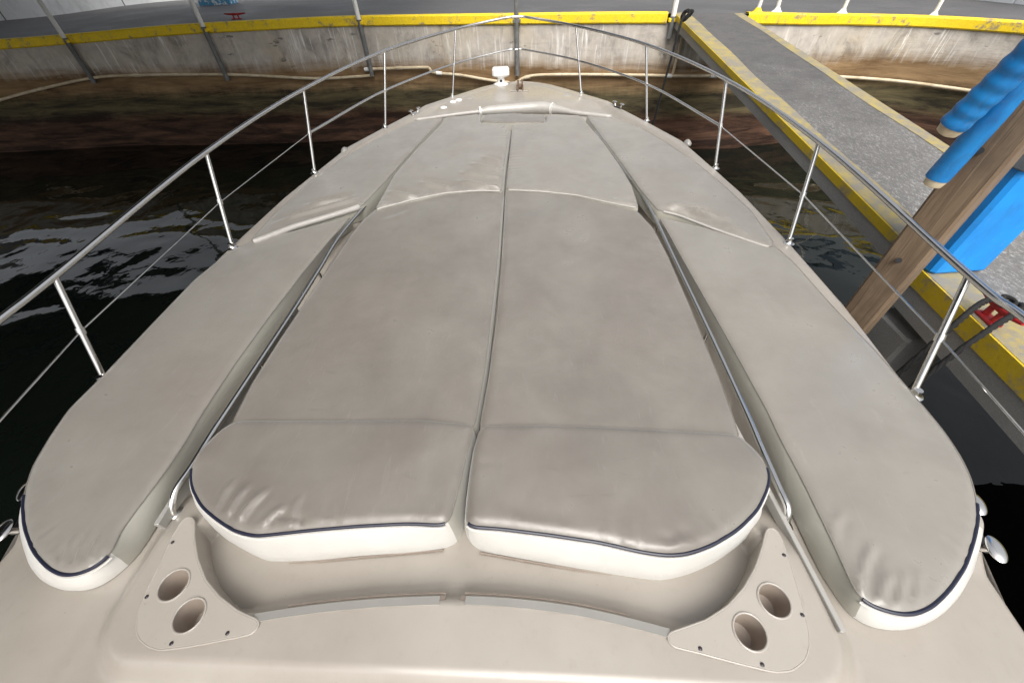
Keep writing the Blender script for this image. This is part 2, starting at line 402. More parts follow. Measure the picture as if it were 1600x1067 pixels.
zs = [-.115, -.2, -.3, -.45, -.6, -.7, -.8, -.9, -1.0, -1.12, -1.25, -1.38, -1.5, -1.62, -1.72, -1.82, -1.9, -1.98, -2.06, -2.14, -2.25, -2.4]
quay_wall = empty('quay_wall', (0, 8.9, ZW), 'long stained concrete quay wall with yellow painted edge, behind the bow', 'wall')
sweep('wall_face', [(0.0, z) for z in zs], M['wall'], quay_wall, wob=wob, sharp=180)
kmask_lo = 0
gap0 = np.argmin(np.abs(QC[:, 0]-2.52)+(QC[:, 1] < 5)*50); gap1 = np.argmin(np.abs(QC[:, 0]-3.72)+(QC[:, 1] < 5)*50)
kp = [(-.13, .0), (-.125, .025), (.0, .028), (.022, .022), (.034, .004), (.036, -.105), (.02, -.125), (-.02, -.125)]
sweep('yellow_kerb', kp, [M['yellow']], quay_wall, lo=0, hi=gap0, sharp=30)
sweep('yellow_kerb', kp, [M['yellow']], quay_wall, lo=gap1, sharp=30)
# asphalt behind the edge
V = []; F = []
for i in range(len(QC)):
    for o in (-.125, -1.0, -3.0, -40.0): V.append((QC[i, 0]+(QN[i, 0]*o if o > -5 else -.0), QC[i, 1]-QN[i, 1]*0, 0))
V = []
far = np.stack([np.interp(np.arange(len(QC)), [0, len(QC)*.35, len(QC)*.65, len(QC)-1], [-70, -60, 60, 70]), np.interp(np.arange(len(QC)), [0, len(QC)*.35, len(QC)*.65, len(QC)-1], [6, 70, 70, -30])], 1)
for i in range(len(QC)):
    e = QC[i, :2]-QN[i]*.122
    for tt in (0, .02, .06, .2, 1): p = e*(1-tt)+far[i]*tt; V.append((p[0], p[1], QC[i, 2]-.004))
for i in range(len(QC)-1):
    for j in range(4): F.append((i*5+j, i*5+j+1, i*5+6+j, i*5+5+j))
mk('quay_ground', V, F, M['asphalt'])["kind"] = "structure"

# ------------------------------------------------------------------ ramp and pier on the right
def strip_mesh(name, L, Rr, mat, parent, dz=0.0, n=30):
    V = []; F = []
    for k in range(n+1):
        tt = k/n; a = L(tt); b = Rr(tt)
        for s in (0, .25, .5, .75, 1): p = a*(1-s)+b*s; V.append((p[0], p[1], p[2]+dz))
    for k in range(n):
        for s in range(4): F.append((k*5+s, k*5+s+1, k*5+6+s, k*5+5+s))
    return mk(name, V, F, mat, parent, True)
def slab(name, L, Rr, z0, z1, mat, parent, n=30):
    V = []; F = []
    for k in range(n+1):
        a = L(k/n); b = Rr(k/n)
        V += [(a[0], a[1], a[2]+z1), (b[0], b[1], b[2]+z1), (b[0], b[1], b[2]+z0), (a[0], a[1], a[2]+z0)]
    for k in range(n):
        for s in range(4): F.append((k*4+s, k*4+(s+1) % 4, k*4+4+(s+1) % 4, k*4+4+s))
    F += [(3, 2, 1, 0), tuple(n*4+s for s in range(4))]
    return mk(name, V, F, mat, parent, False)
rA, rB = np.array([2.58, 8.50, .60]), np.array([2.70, 2.25, -.05])
sA, sB = np.array([3.66, 8.42, .575]), np.array([3.88, 2.25, -.05])
wv = lambda tt: .012*math.sin(9*tt)+.008*math.sin(23*tt)
rl = lambda tt: rA*(1-tt)+rB*tt
sl = lambda tt: sA*(1-tt)+sB*tt
ramp_o = empty('walkway_ramp', (3.2, 5.2, ZW), 'sloping concrete walkway with worn yellow edges leading up to the quay', 'walkway')
slab('slab', rl, sl, -.165, .0, M['pier_side'], ramp_o)
strip_mesh('walking_surface', lambda t_: rl(t_)+np.array([.002, 0, 0]), lambda t_: sl(t_), M['ramp_top'], ramp_o, .004)
strip_mesh('yellow_stripe', lambda t_: rl(t_), lambda t_: rl(t_)+np.array([.20+wv(t_), 0, 0]), M['yellow_worn'], ramp_o, .008)
strip_mesh('yellow_stripe', lambda t_: sl(t_)-np.array([.13+wv(t_+.3), 0, 0]), lambda t_: sl(t_), M['yellow_worn'], ramp_o, .008)
slab('yellow_edge', lambda t_: rl(t_)-np.array([.012, 0, 0]), lambda t_: rl(t_)+np.array([.01, 0, 0]), -.06, .006, M['yellow_side'], ramp_o)
pA, pB = np.array([2.62, 2.245, -.05]), np.array([2.28, -1.6, -.05]); pC = np.array([2.25, -9, -.05])
pl_ = lambda tt: pA*(1-tt*2)+pB*tt*2 if tt < .5 else pB*(2-2*tt)+pC*(2*tt-1)
pr_ = lambda tt: np.array([5.6, 2.245*(1-tt)-9*tt, -.05])
pier = empty('concrete_pier', (3.8, -2, ZW), 'grey concrete pier with yellow kerb alongside the boat on the right', 'pier')
slab('slab', pl_, pr_, -.27, .0, M['pier_side'], pier)
strip_mesh('walking_surface', lambda t_: pl_(t_)+np.array([.002, 0, 0]), pr_, M['ramp_top'], pier, .004)
strip_mesh('yellow_stripe', lambda t_: pl_(t_), lambda t_: pl_(t_)+np.array([.20+wv(t_*3), 0, 0]), M['yellow_worn'], pier, .008)
slab('yellow_edge', lambda t_: pl_(t_)-np.array([.012, 0, 0]), lambda t_: pl_(t_)+np.array([.01, 0, 0]), -.10, .006, M['yellow_side'], pier)
V, F = box_geo((2.78, 2.0, (ZW-.4-.42)/2), (.34, .34, 1.48), 0, .02); mk('support_pile', V, F, M['pier_side'], pier, False)
V, F = box_geo((2.7, -.6, (ZW-.4-.42)/2), (.34, .34, 1.48), 0, .02); mk('support_pile', V, F, M['pier_side'], pier, False)

# ------------------------------------------------------------------ buildings and roof round the basin
lw = empty('building_wall', (-14, 14, .4), 'white panelled building wall behind the quay, top left', 'wall')
wa, wb = onz(0, 33, .45), onz(330, 2, .52); wd = (wb-wa); wd[2] = 0; wu = wd/np.linalg.norm(wd); p0 = wa-wu*14
npan = 9; tot = np.linalg.norm(wd)+14+6; ang = math.atan2(wu[1], wu[0])
for k in range(npan):
    a = p0+wu*(tot*(k+.5)/npan); V, F = box_geo((a[0], a[1]+.1, 1.25), (tot/npan-.03, .12, 1.72), ang, .01); mk('wall_panel', V, F, M['bwall'], lw, False)
for k in range(npan+1):
    a = p0+wu*(tot*k/npan); V, F = box_geo((a[0], a[1]+.12, 1.25), (.05, .10, 1.76), ang); mk('joint_post', V, F, M['grey_post'], lw, False)
rwl = empty('building_wall', (9, 10, .4), 'pale wall across the quay at the top right corner', 'wall')
ra, rb = onz(1520, -2, .40), onz(1600, 8, .38)
rd = rb-ra; rd[2] = 0; ru = rd/np.linalg.norm(rd); rang = math.atan2(ru[1], ru[0])
for k in range(4):
    a = ra+ru*(-1.6+1.7*k); V, F = box_geo((a[0]+.1, a[1]+.05, .9), (1.67, .12, 1.1), rang, .01); mk('wall_panel', V, F, M['bwall'], rwl, False)

ROOFZ = 4.3  # unseen roof, its extent shaped to darken reflections and leave the deck open
roof = empty('shed_roof', (-4, 3, ROOFZ), 'dark sheet metal shed roof out of view left of the boat, shaped for the water reflections', 'roof')
V, F = box_geo((-11.6, 4.3, ROOFZ+.1), (19.8, 16.6, .12)); mk('roof_sheet', V, F, M['roof'], roof, False)
for y in (-3.5, -.5, 2.5, 5.5, 8.5, 11.3):
    V, F = box_geo((-11.6, y, ROOFZ-.12), (19.4, .16, .28)); mk('roof_beam', V, F, M['beam'], roof, False)
for x in (-16.5, -12, -8.0, -4, -2.2):
    V, F = box_geo((x, 4.3, ROOFZ-.36), (.2, 16.2, .2)); mk('purlin', V, F, M['beam'], roof, False)

V, F = box_geo((11.6, 14.3, 5.2), (26.6, .3, .55)); mk('reflection_beam', V, F, M['beam'], roof, False)  # unseen beam added to split the sky patch mirrored in the water

# ------------------------------------------------------------------ posts on the quay wall, pipe
def wallpt(px, py, out=.06):
    """point on the wall face seen at a pixel"""
    d = ray(px, py); best = None
    for s in np.linspace(4, 20, 3200):
        p = CAM+d*s/np.linalg.norm(d)
        k = np.argmin((QC[:, 0]-p[0])**2+(QC[:, 1]-p[1])**2)
        if (p[:2]-QC[k, :2])@QN[k] < out: return p
    return p
post_px = [((105, 55), 'pale pipe post on the quay wall at the far left'), ((325, 40), 'pale pipe post on the quay wall below the blue box'),
           ((562, 31), 'pale pipe post on the quay wall where the cream pipe steps up'), ((806, 27), 'grey pipe post on the quay wall straight ahead of the bow'),
           ((1053, 25), 'pale pipe post beside the top of the walkway ramp')]
for k, ((x, y), lab) in enumerate(post_px):
    q = wallpt(x, y+6, .03); e, nn = quay_at(q[0]); c = np.array([e[0]+nn[0]*.085, e[1]+nn[1]*.085])
    po = empty('pipe_post', (c[0], c[1], -.3), lab, 'post', 'pipe posts along the quay wall')
    tube('lower_pipe', [(c[0], c[1], -.28 if k != 4 else .28), (c[0], c[1], e[2]-.02)], .043, M['grey_post'], po, 14)
    tube('upper_pipe', [(c[0], c[1], e[2]-.02), (c[0], c[1], ROOFZ-.46)], .04, M['white_paint'] if k != 3 else M['grey_post'], po, 14)
    for z in (e[2]-.07, ):
        V, F = box_geo((c[0]-nn[0]*.02, c[1]-nn[1]*.02, z), (.13, .11, .05), math.atan2(nn[1], nn[0])+math.pi/2, .008); mk('clamp', V, F, M['grey_post'] if k == 3 else M['yellow'], po, False)

pipeL = [wallpt(*p) for p in ((-40, 172), (0, 157), (62, 140), (140, 123), (210, 118), (360, 117), (490, 123), (560, 120), (584, 118))]
pipeM = [wallpt(*p) for p in ((570, 109), (620, 107), (664, 106), (671, 107.5), (674, 112), (682, 114.5), (720, 118), (760, 125), (790, 129), (803, 130), (820, 122), (842, 118), (900, 117), (1000, 118), (1040, 119))]
pipeR = [wallpt(*p) for p in ((1040, 119), (1110, 119), (1200, 117), (1300, 120), (1400, 127), (1500, 140), (1580, 152))]
def pipe_thing(path, lab, cpl):
    o = empty('water_pipe', (path[0][0], path[0][1], path[0][2]), lab, 'pipe', 'cream plastic pipes along the quay wall')
    tube('pipe', catmull(path, 6), .026, M['pvc'], o, 12)
    for i, mt in cpl:
        a = path[i]; b = path[i+1]; u = unit(b-a); tube('coupling', [a, a+u*.11], .034, M[mt], o, 12)
    return o
pipe_thing(pipeL, 'sagging cream plastic pipe along the left part of the quay wall', [(2, 'pvc'), (4, 'pvc')])
pipe_thing(pipeM, 'cream plastic pipe with a step on the quay wall behind the bow', [(0, 'white_paint'), (1, 'pvc'), (5, 'white_paint'), (10, 'pvc')])
pipe_thing(pipeR, 'cream plastic pipe passing under the walkway ramp on the right', [(0, 'white_paint'), (1, 'white_paint')])
a, b = wallpt(1066, 58, .07), wallpt(1051, 116, .07)
tube('riser_pipe', [a, b], .022, M['pvc']).update_tag(); tag(bpy.data.objects['riser_pipe'], 'short upright white pipe under the ramp joining the cream pipe', 'pipe')

# railing posts on the right of the quay
for k, (x, y, dx, lab) in enumerate([(1183, 20, .18, 'white quay post with yellow foot nearest the ramp'), (1213, 20, -.2, 'white leaning quay post just right of the yellow footed post'),
                                  (1315, 22, .12, 'white quay post halfway along the right hand yellow kerb'), (1457, 27, .14, 'white quay post farthest right on the yellow kerb')]):
    zg = (.55, .54, .48, .41)[k]; q = onz(x, y, zg+.005); o = empty('quay_post', (q[0], q[1], zg-.005), lab, 'post', 'white posts on the right hand quay')
    tube('pipe', [(q[0], q[1], zg), (q[0]+dx*.4, q[1]+.05, 2.2)], .03, M['white_paint'], o, 12)
    V, F = lathe_geo((q[0], q[1], zg-.008), [(.085, 0), (.085, .02), (.05, .05), (.036, .08)], 16); mk('foot', V, F, M['yellow'] if k == 0 else M['white_paint'], o, True, sharp=40)

# horn cleats painted red
def horn_cleat(name, c, ang, L, lab, zb):
    o = empty(name, (c[0], c[1], zb), lab, 'cleat')
    ca, sa = math.cos(ang), math.sin(ang); u = np.array([ca, sa, 0])
    V, F = box_geo((c[0], c[1], zb+.008), (L*.45, .06, .016), ang, .006); mk('base', V, F, M['red'], o, False)
    for s in (-1, 1):
        p = np.array([c[0], c[1], zb])+u*s*L*.11
        tube('leg', [p+np.array([0, 0, .01]), p+np.array([0, 0, .075])], [.017, .014], M['red'], o, 10)
    path = [np.array([c[0], c[1], zb+.08+.012*abs(s)**2])+u*s*L*.5 for s in np.linspace(-1, 1, 11)]
    tube('horn', path, [.008, .012, .0145, .017, .019, .02, .019, .017, .0145, .012, .008], M['red'], o, 12)
    return o
ca_, cb_ = onz(1535, 460, .03), onz(1589, 508, .03)
cc = (ca_+cb_)/2; cang = math.atan2(cb_[1]-ca_[1], cb_[0]-ca_[0])
horn_cleat('horn_cleat', cc, cang, max(.28, np.linalg.norm(cb_-ca_)), 'red horn cleat with black rope on the yellow pier edge', -.042)
q = onz(370, 30, .60); horn_cleat('horn_cleat', q, .1, .42, 'small red horn cleat on the quay under the blue box', .592)
# mooring rope
c0 = cc+np.array([0, 0, .03])
r1 = [cc+np.array([.03, .02, .02]), cc+np.array([-.03, .03, .045]), cc+np.array([-.12, .0, .03]), cc+np.array([-.22, -.06, -.05]), cc+np.array([-.29, -.1, -.25]), cc+np.array([-.36, -.13, -.7]), cc+np.array([-.45, -.16, -1.1])]
r2 = [cc+np.array([.03, .02, .02]), cc+np.array([.045, -.03, .045]), cc+np.array([0, -.07, .035]), cc+np.array([-.14, -.14, .01]), cc+np.array([-.25, -.19, -.12]), cc+np.array([-.31, -.21, -.4]), cc+np.array([-.4, -.25, -1.1])]
def rope_geo(path, r):
    P = catmull(path, 12); n = len(P); g = []
    for ph in (0, 2.094, 4.189):
        Q = P.copy()
        for i in range(n):
            a = i*.9+ph; Q[i] += np.array([math.cos(a)*r*.5, math.sin(a)*r*.5*.5, math.sin(a)*r*.5])
        g.append(tube_geo(Q, r*.62, 7))
    return join(*g)
ro = empty('mooring_rope', tuple(cc), 'black mooring rope looped round the red cleat on the pier', 'rope')
for r_ in (r1, r2): V, F = rope_geo(r_, .016); mk('rope_strand', V, F, M['rope'], ro, True)
V, F = rope_geo([cc+np.array([.028*math.cos(a), .028*math.sin(a), .03+.004*a]) for a in np.linspace(0, 9, 16)], .010); mk('rope_turns', V, F, M['rope'], ro, True)
# rope at the top of the ramp
q = onz(1072, 30, .62)
ko = empty('mooring_line', (q[0], q[1], .6), 'black line knotted at the top corner of the walkway ramp', 'rope')
V, F = join(*[rope_geo([q+np.array([.05*math.cos(a+ph), .06*math.sin(a), .04+.05*math.sin(a*1.3+ph)]) for a in np.linspace(0, 6.5, 12)], .022) for ph in (0, 1.5, 3.1)]); mk('knot', V, F, M['rope'], ko, True)
V, F = rope_geo([q+np.array([-.02, 0, .03]), q+np.array([-.09, -.1, -.02]), q+np.array([-.13, -.16, -.3]), q+np.array([-.2, -.22, -1.0]), q+np.array([-.3, -.3, -2.0])], .017); mk('hanging_line', V, F, M['rope'], ko, True)
# blue printed box far left
q = onz(338, 12, .55)
V, F = box_geo((q[0], q[1]+.2, .55+.23), (.85, .5, .46), .1, .02)
tag(mk('cool_box', V, F, M['bluebox'], None, False), 'pale blue box with white print standing by the white wall', 'box')

# ------------------------------------------------------------------ timber pile, blue fenders, blue column
PX, PY = 2.30, 1.93
pile = empty('timber_pile', (PX, PY, ZW-.3), 'weathered square timber pile rising between boat and pier', 'pile')
V, F = box_geo((PX, PY, (ZW-.4+3.2)/2), (.175, .165, 3.2-(ZW-.4)), math.radians(33), .012); 
mk('timber', V, F, M['wood'], pile, False)
def bolt_at(px, py, X, r, parent):
    d = ray(px, py); p = CAM+d*(X-CAM[0])/d[0]; u = -unit(d)
    return tube('bolt_hole', [p+u*.02, p-u*.02], r, M['black'], parent, 12)
def on_plan(px, py, off=.085):
    d = ray(px, py); d2 = unit(d[:2]); 
    s = ((np.array([PX, PY])-CAM[:2])@d2)-off
    return CAM+d*s/np.linalg.norm(d[:2])
for px, py in ((1404, 407), (1531, 236)):
    p = on_plan(px, py, .095); u = unit(CAM-p); tube('bolt_hole', [p-u*.03, p+u*.012], .014, M['black'], pile, 14)
def sleeve(name, bx, by, tx, ty, off, r, lab, ridged):
    b = on_plan(bx, by, off); tpt = on_plan(tx, ty, off*1.15); u = unit(tpt-b); n = 170; ss = np.linspace(0, np.linalg.norm(tpt-b)+1.0, n)
    rr = r*(1+.04*np.sin(ss*2*math.pi/.055+.6*np.sin(ss*9))) if ridged else r*(1+.008*np.sin(ss*30)+.006*np.sin(ss*71))
    P = np.array([b+u*q+np.array([.004*math.sin(q*9), .004*math.cos(q*7), 0]) for q in ss])
    o = empty(name, tuple(b), lab, 'fender', 'blue sleeved fenders on the timber pile')
    tube('blue_sleeve', P, rr, M['blue_sleeve'], o, 24, sharp=60)
    tube('end_cap', [b-u*.035, b-u*.03, b-u*.008, b+u*.01], np.array([.6, .78, .88, .88])*r, M['pvc'], o, 24)
    q = P[120]; tube('hanger', [q, np.array([PX, PY, q[2]])], .012, M['bracket'], o, 10)
sleeve('pile_fender', 1465, 279, 1600, 122, .15, .047, 'lower smooth blue sleeved fender hanging on the timber pile', False)
sleeve('pile_fender', 1491, 196, 1600, 92, .27, .052, 'upper ridged blue sleeved fender reaching out left of the timber pile', True)
g0, g1, g2 = onz(1447, 431, -.042), onz(1512, 437, -.042), onz(1537, 424, -.042)
col_o = empty('blue_column', ((g0[0]+g2[0])/2, (g0[1]+g2[1])/2, -.046), 'bright blue square column standing on the pier beside the timber pile', 'column')
gx = (g2-g0); cang2 = math.radians(6); w_ = .34
V, F = box_geo((g0[0]+w_/2+.01, g0[1]+.17, 1.1), (w_, .30, 2.28), cang2, .02); mk('blue_casing', V, F, M['blue'], col_o, False)
V, F = box_geo((g0[0]+w_/2+.01, g0[1]+.17, .62), (w_+.03, .33, .09), cang2, .006); mk('strap', V, F, M['bracket'], col_o, False)

# ================================================================== the yacht
yacht = empty('motor_yacht', (0, 3.2, ZW), 'beige motor yacht foredeck with stainless bow rail, seen from the helm', 'boat')
XE_Y = np.array([-1.2, -.3, .1, .41, .52, .635, .73, .87, 1.16, 1.7, 2.35, 3.1, 3.59, 4.3, 4.95, 5.4, 5.8, 6.2, 6.45, 6.74, 6.87, 6.95, 6.99, 7.01])
XE_X = np.array([1.74, 1.73, 1.735, 1.755, 1.79, 1.845, 1.875, 1.89, 1.90, 1.935, 1.935, 1.905, 1.85, 1.765, 1.54, 1.37, 1.22, .93, .745, .52, .36, .23, .12, .0])
def xe(y): return np.interp(y, XE_Y, XE_X)
# well in front of the cup holder panels (plan outline)
PAN_L = np.array([(287.6, 810), (295.5, 808), (301, 812.5), (301, 839), (306, 873), (319, 907), (340, 933), (369, 955.5), (390, 965), (403, 970), (403, 978), (394, 988),
                  (348, 997.5), (298, 1007), (251, 1013), (232.5, 1008), (218, 996), (213.6, 980.5), (218, 951.6), (232.5, 917.5), (253.5, 875.5), (269, 839)])
PAN_R = np.array([(1200.7, 826), (1210, 826), (1217.7, 835), (1231, 872), (1249, 932), (1262, 984.6), (1263.6, 1005.6), (1257, 1029), (1236, 1045), (1210, 1047), (1157, 1034.5),
                  (1092, 1017), (1052.5, 1007.7), (1043, 998), (1047, 990), (1068, 983), (1105, 970), (1139, 948), (1165, 919), (1183.6, 885), (1194, 853)])
ZP = .004
def plan(pxs, z): return np.array([onz(x, y, z)[:2] for x, y in pxs])
pL = gsmooth(resample(plan(PAN_L, ZP), .006), 1.6); pR = gsmooth(resample(plan(PAN_R, ZP), .006), 1.6)
ARC = np.array([(-.70, .185), (-.62, .205), (-.449, .232), (-.252, .254), (-.073, .266), (-.013, .268), (.148, .266), (.345, .251), (.533, .221), (.62, .203), (.70, .182)])
def inset(P, d):
    n = np.roll(P, -1, 0)-np.roll(P, 1, 0); n = np.stack([-n[:, 1], n[:, 0]], 1); n /= np.linalg.norm(n, axis=1)[:, None]+1e-9
    return P+n*d*np.sign(area2(P))
pLi, pRi = inset(pL, .008), inset(pR, .008)
WELL = np.vstack([ARC[1:-1], [(.8, .22), (.93, .22), (1.02, .30), (.99, .45), (.965, .55), (.96, .62), (.96, .9)], [(-.96, .9), (-.96, .62), (-.965, .55), (-.99, .45), (-1.02, .30), (-.95, .22), (-.8, .22)]])
def zdeck(P):
    x, y = P[:, 0], P[:, 1]; e = xe(y)-np.abs(x)
    # the sunken bed for the cushions, side decks, raised toe
    qx = np.abs(x)-(1.10-.15); qy = np.abs(y-.65)-(.572-.15)          # raised moulding round the well, rounded corners
    sdb = np.hypot(np.maximum(qx, 0), np.maximum(qy, 0))+np.minimum(np.maximum(qx, qy), 0)-.15
    side = smooth01(.055, -.03, sdb)
    z = np.full(len(P), -.055)
    aft = smooth01(.62, .40, y)
    z = z + .055*side*aft                                    # raised middle aft
    z = z + .045*smooth01(.20, .10, e)*smooth01(.75, 1.1, y)  # toe along the edge
    z = z + .05*smooth01(.9, .35, e)*smooth01(6.0, 6.5, y)*0 + .045*smooth01(5.62, 5.9, y)
    z = np.minimum(z, -.0+0*z)
    xc = np.interp(y, [.5, 2.5, 3.0, 3.84, 4.4, 5.3], [1.085, 1.085, 1.045, .94, .84, .50])
    z = z - .085*smooth01(.075, .045, np.abs(np.abs(x)-xc))*smooth01(.55, .75, y)*smooth01(5.4, 5.0, y)
    z = z - .06*aft*smooth01(.42, .0, e)                      # side deck falls away aft
    z = z - .03*np.clip(1-e/.035, 0, 1)**2
    z = np.where((sdb < -.01) & (y < .6), np.minimum(z, -.0015), z)
    sd = np.full(len(P), -9.0); near = (y < 1.1) & (y > -.1)
    for poly in (WELL, pLi, pRi):
        d = pdist(P[near], poly); sd[near] = np.maximum(sd[near], np.where(inside(P[near], poly), d, -d))
    z = np.where(sd > 0, z*(1-smooth01(0, .022, sd))+(-.085-.02*smooth01(.3, .5, y)+.035*smooth01(.06, .0, y-np.interp(x, ARC[:, 0], ARC[:, 1])))*smooth01(0, .022, sd), z)
    for poly in (pLi, pRi):
        sp = np.zeros(len(P)); d = pdist(P[near], poly); sp[near] = np.where(inside(P[near], poly), smooth01(.0, .02, d), 0)
        z = z - .04*sp
    z = z + .003*np.exp(-((np.abs(x)-1.165)/.03)**2)*smooth01(.5, .3, y)
    return z
ys = np.r_[np.arange(-1.2, -.02, .06), np.arange(0, .7, .0125), np.arange(.7, 5.4, .05), np.arange(5.4, 6.9, .025), np.linspace(6.9, 7.01, 14)]
us = np.r_[np.linspace(-1, -.97, 7), np.linspace(-.965, .965, 300), np.linspace(.97, 1, 7)]
G = np.array([(u*xe(y), y) for y in ys for u in us])
Z = zdeck(G); NU = len(us)
V = np.c_[G, Z]; F = [(i*NU+j, i*NU+j+1, (i+1)*NU+j+1, (i+1)*NU+j) for i in range(len(ys)-1) for j in range(NU-1)]
mk('deck', V, F, M['gel'], yacht, True, sharp=60)
# hull below the deck edge
V = []; F = []; prof = [(0, 0, 0), (.012, -.03, .004), (.005, -.10, 0), (-.06, -.45, -.05), (-.22, -.9, -.18), (-.42, -1.4, -.4), (-.6, -1.75, -.6)]
hy = np.r_[np.linspace(-1.2, 5.4, 40), np.linspace(5.5, 6.9, 24), np.linspace(6.92, 7.01, 8)]
edge = [(xe(y), y) for y in hy]+[(-xe(y), y) for y in hy[::-1][1:]]
for x, y in edge:
    k = smooth01(3.5, 7.0, y)
    z0 = float(zdeck(np.array([[x*.9995, y]]))[0])
    for dx, dz, dy in prof:
        sx = 1+dx/1.9*(1+1.2*k); V.append((x*sx, y+dy*k*2.0-(0 if y > 0 else 0), z0+dz if dz > -.2 else dz))
n = len(prof)
for i in range(len(edge)-1):
    for j in range(n-1): F.append((i*n+j, i*n+j+1, (i+1)*n+j+1, (i+1)*n+j))
mk('hull', V, F, M['hull'], yacht, True)

# ---- rail: stanchions, top rail, lower rail, lifelines
BR = [(1430, 614), (1232, 380), (1118, 262), (1011, 188), (908, 147)]; BL = [(158, 590), (364, 388), (492, 271), (602, 200), (707, 152)]
TR = [(1514, 430), (1280, 222), (1135, 125), (1010, 70), (900, 41)]; TL = [(85, 432), (322, 238), (474, 140), (601, 80), (712, 46)]
TY = [1.364, 2.566, 3.85, 5.2, 6.46]
bow_t = np.array([-.015, 6.85, .77]); bow_m = np.array([-.02, 6.82, .415])
side = {}
for s, Bp, Tp in ((1, BR, TR), (-1, BL, TL)):
    base = []; top = []
    for b, tq, Y in zip(Bp, Tp, TY):
        p = onz(*b, -.012); p[2] = float(zdeck(p[None, :2])[0]) if xe(p[1]) > abs(p[0]) else -.02
        base.append(p); top.append(ony(*tq, Y))
    side[s] = (base, top)
    for p, q in zip(base, top):
        st = tube('stanchion', [p+np.array([0, 0, -.004]), p*.5+q*.5, q], .0125, M['steel'], yacht, 12)
        V, F = lathe_geo((p[0], p[1], p[2]-.003), [(.036, 0), (.036, .007), (.026, .012), (.02, .02), (.017, .04)], 20); mk('base_flange', V, F, M['steel'], st, True, sharp=40)
        u = unit(q-p); mid = p*.5+q*.5; tube('rail_clamp', [mid-u*.016, mid+u*.016], .0175, M['steel'], st, 12)
ext = {}
for s, px in ((1, (1600, 496)), (-1, (0, 499))):
    e1 = ony(*px, 1.364-.27); ext[s] = [e1, e1+(e1-side[s][1][0])*2.2]
full = [ext[-1][1], ext[-1][0]]+side[-1][1]+[bow_t+np.array([-.18, -.02, -.008]), bow_t, bow_t+np.array([.18, -.02, -.008])]+side[1][1][::-1]+[ext[1][0], ext[1][1]]
tube('top_rail', catmull(full, 10), .0145, M['steel'], yacht, 14)
tube('rail_joint', [bow_t+np.array([-.05, 0, .0]), bow_t+np.array([.05, 0, .0])], .0175, M['steel'], yacht, 14)
mids = {s: [a*.5+b*.5 for a, b in zip(*side[s])] for s in side}
low = mids[-1][2:]+[bow_m+np.array([-.16, -.02, -.005]), bow_m, bow_m+np.array([.16, -.02, -.005])]+mids[1][2:][::-1]
tube('lower_rail', catmull(low, 10), .0115, M['steel'], yacht, 12)
for s in (1, -1):
    e = mids[s][0]*2-mids[s][1]; e2 = mids[s][0]*.4+e*.6
    tube('lifeline', [mids[s][2], mids[s][1]], .0042, M['steel'], yacht, 8)
    tube('lifeline', [mids[s][1], mids[s][0]], .0042, M['steel'], yacht, 8)
    aftp = onz(*((1640, 722) if s > 0 else (-30, 690)), .16)
    tube('lifeline', [mids[s][0], aftp], .0042, M['steel'], yacht, 8)

# ---- mooring bollards and small fittings on the edge
def bollard(c, ang, lab=None, sc=1.0, notch=True):
    c = np.asarray(c, float); u = np.array([math.cos(ang), math.sin(ang), 0])
    V, F = box_geo(c+np.array([0, 0, .004]), (.15*sc, .05*sc, .016), ang, .007); b = mk('mooring_cleat', V, F, M['black'] if notch else M['steel'], yacht, False)
    for s in (-1, 1):
        p = c+u*s*.062*sc; out = np.array([0, 0, 1.0])*.055*sc+u*s*.022*sc
        tube('post', [p+np.array([0, 0, .008]), p+out], [.014*sc, .011*sc], M['steel'], b, 12)
        V, F = lathe_geo(p+out, [(.012*sc, -.006*sc), (.034*sc, 0), (.037*sc, .006*sc), (.03*sc, .012*sc), (.012*sc, .015*sc)], 22, 1.25, .75, ang); mk('cap', V, F, M['steel'], b, True, sharp=50)
    return b
def deckz(x, y): return float(zdeck(np.array([[x, y]]))[0])
for px, py, a, sc in ((648, 174, math.radians(62), .85), (966, 164, math.radians(-60), .85)):
    p = onz(px, py, .02); bollard((p[0], p[1], -.012), a, None, sc, px > 800)
for px, py, s in ((22, 775, -1), (1576, 800, 1)):
    p = onz(px, py, .0); yb = p[1]-.04; xb = s*(float(xe(yb))-.05); bollard((xb, yb, deckz(xb, yb)), math.radians(90-20*s), None, .95, True)
for px, py in ((538, 231), (1075, 219)):
    p = onz(px, py+2, .0); V, F = lathe_geo((p[0], p[1], -.03), [(.046, 0), (.044, .018), (.03, .034), (.014, .044), (.004, .047)], 18, .8, 1.3); mk('edge_fitting', V, F, M['alu'], yacht, True)
# ---- bow fittings
sl_b = onz(783, 131, .0)
sb = np.array([sl_b[0], sl_b[1], -.015])
V, F = lathe_geo(sb, [(.11, 0), (.11, .015), (.085, .025), (.06, .035), (.055, .07), (.05, .09), (.075, .10), (.075, .115)], 20); lamp = mk('searchlight', V, F, M['wplastic'], yacht, True, sharp=45)
hd = sb+np.array([0, 0, .165])
V, F = box_geo(hd, (.25, .18, .105), math.radians(4), .025); mk('lamp_head', V, F, M['wplastic'], lamp, False)
V, F = box_geo(hd+np.array([0, .092, -.005]), (.2, .012, .07), math.radians(4), .004); mk('lens', V, F, M['alu'], lamp, False)
V, F = box_geo(sb+np.array([.004, -.056, .06]), (.036, .012, .03), 0, .003); mk('switch', V, F, M['black'], lamp, False)
rb = onz(809, 140, .0)
ar = mk('anchor_roller', *box_geo((rb[0], rb[1]+.06, .025), (.028, .30, .10), 0, .006), M['rust'], yacht, False)
mk('cheek_plate', *box_geo((rb[0]+.065, rb[1]+.06, .025), (.024, .30, .11), .04, .006), M['rust'], ar, False)
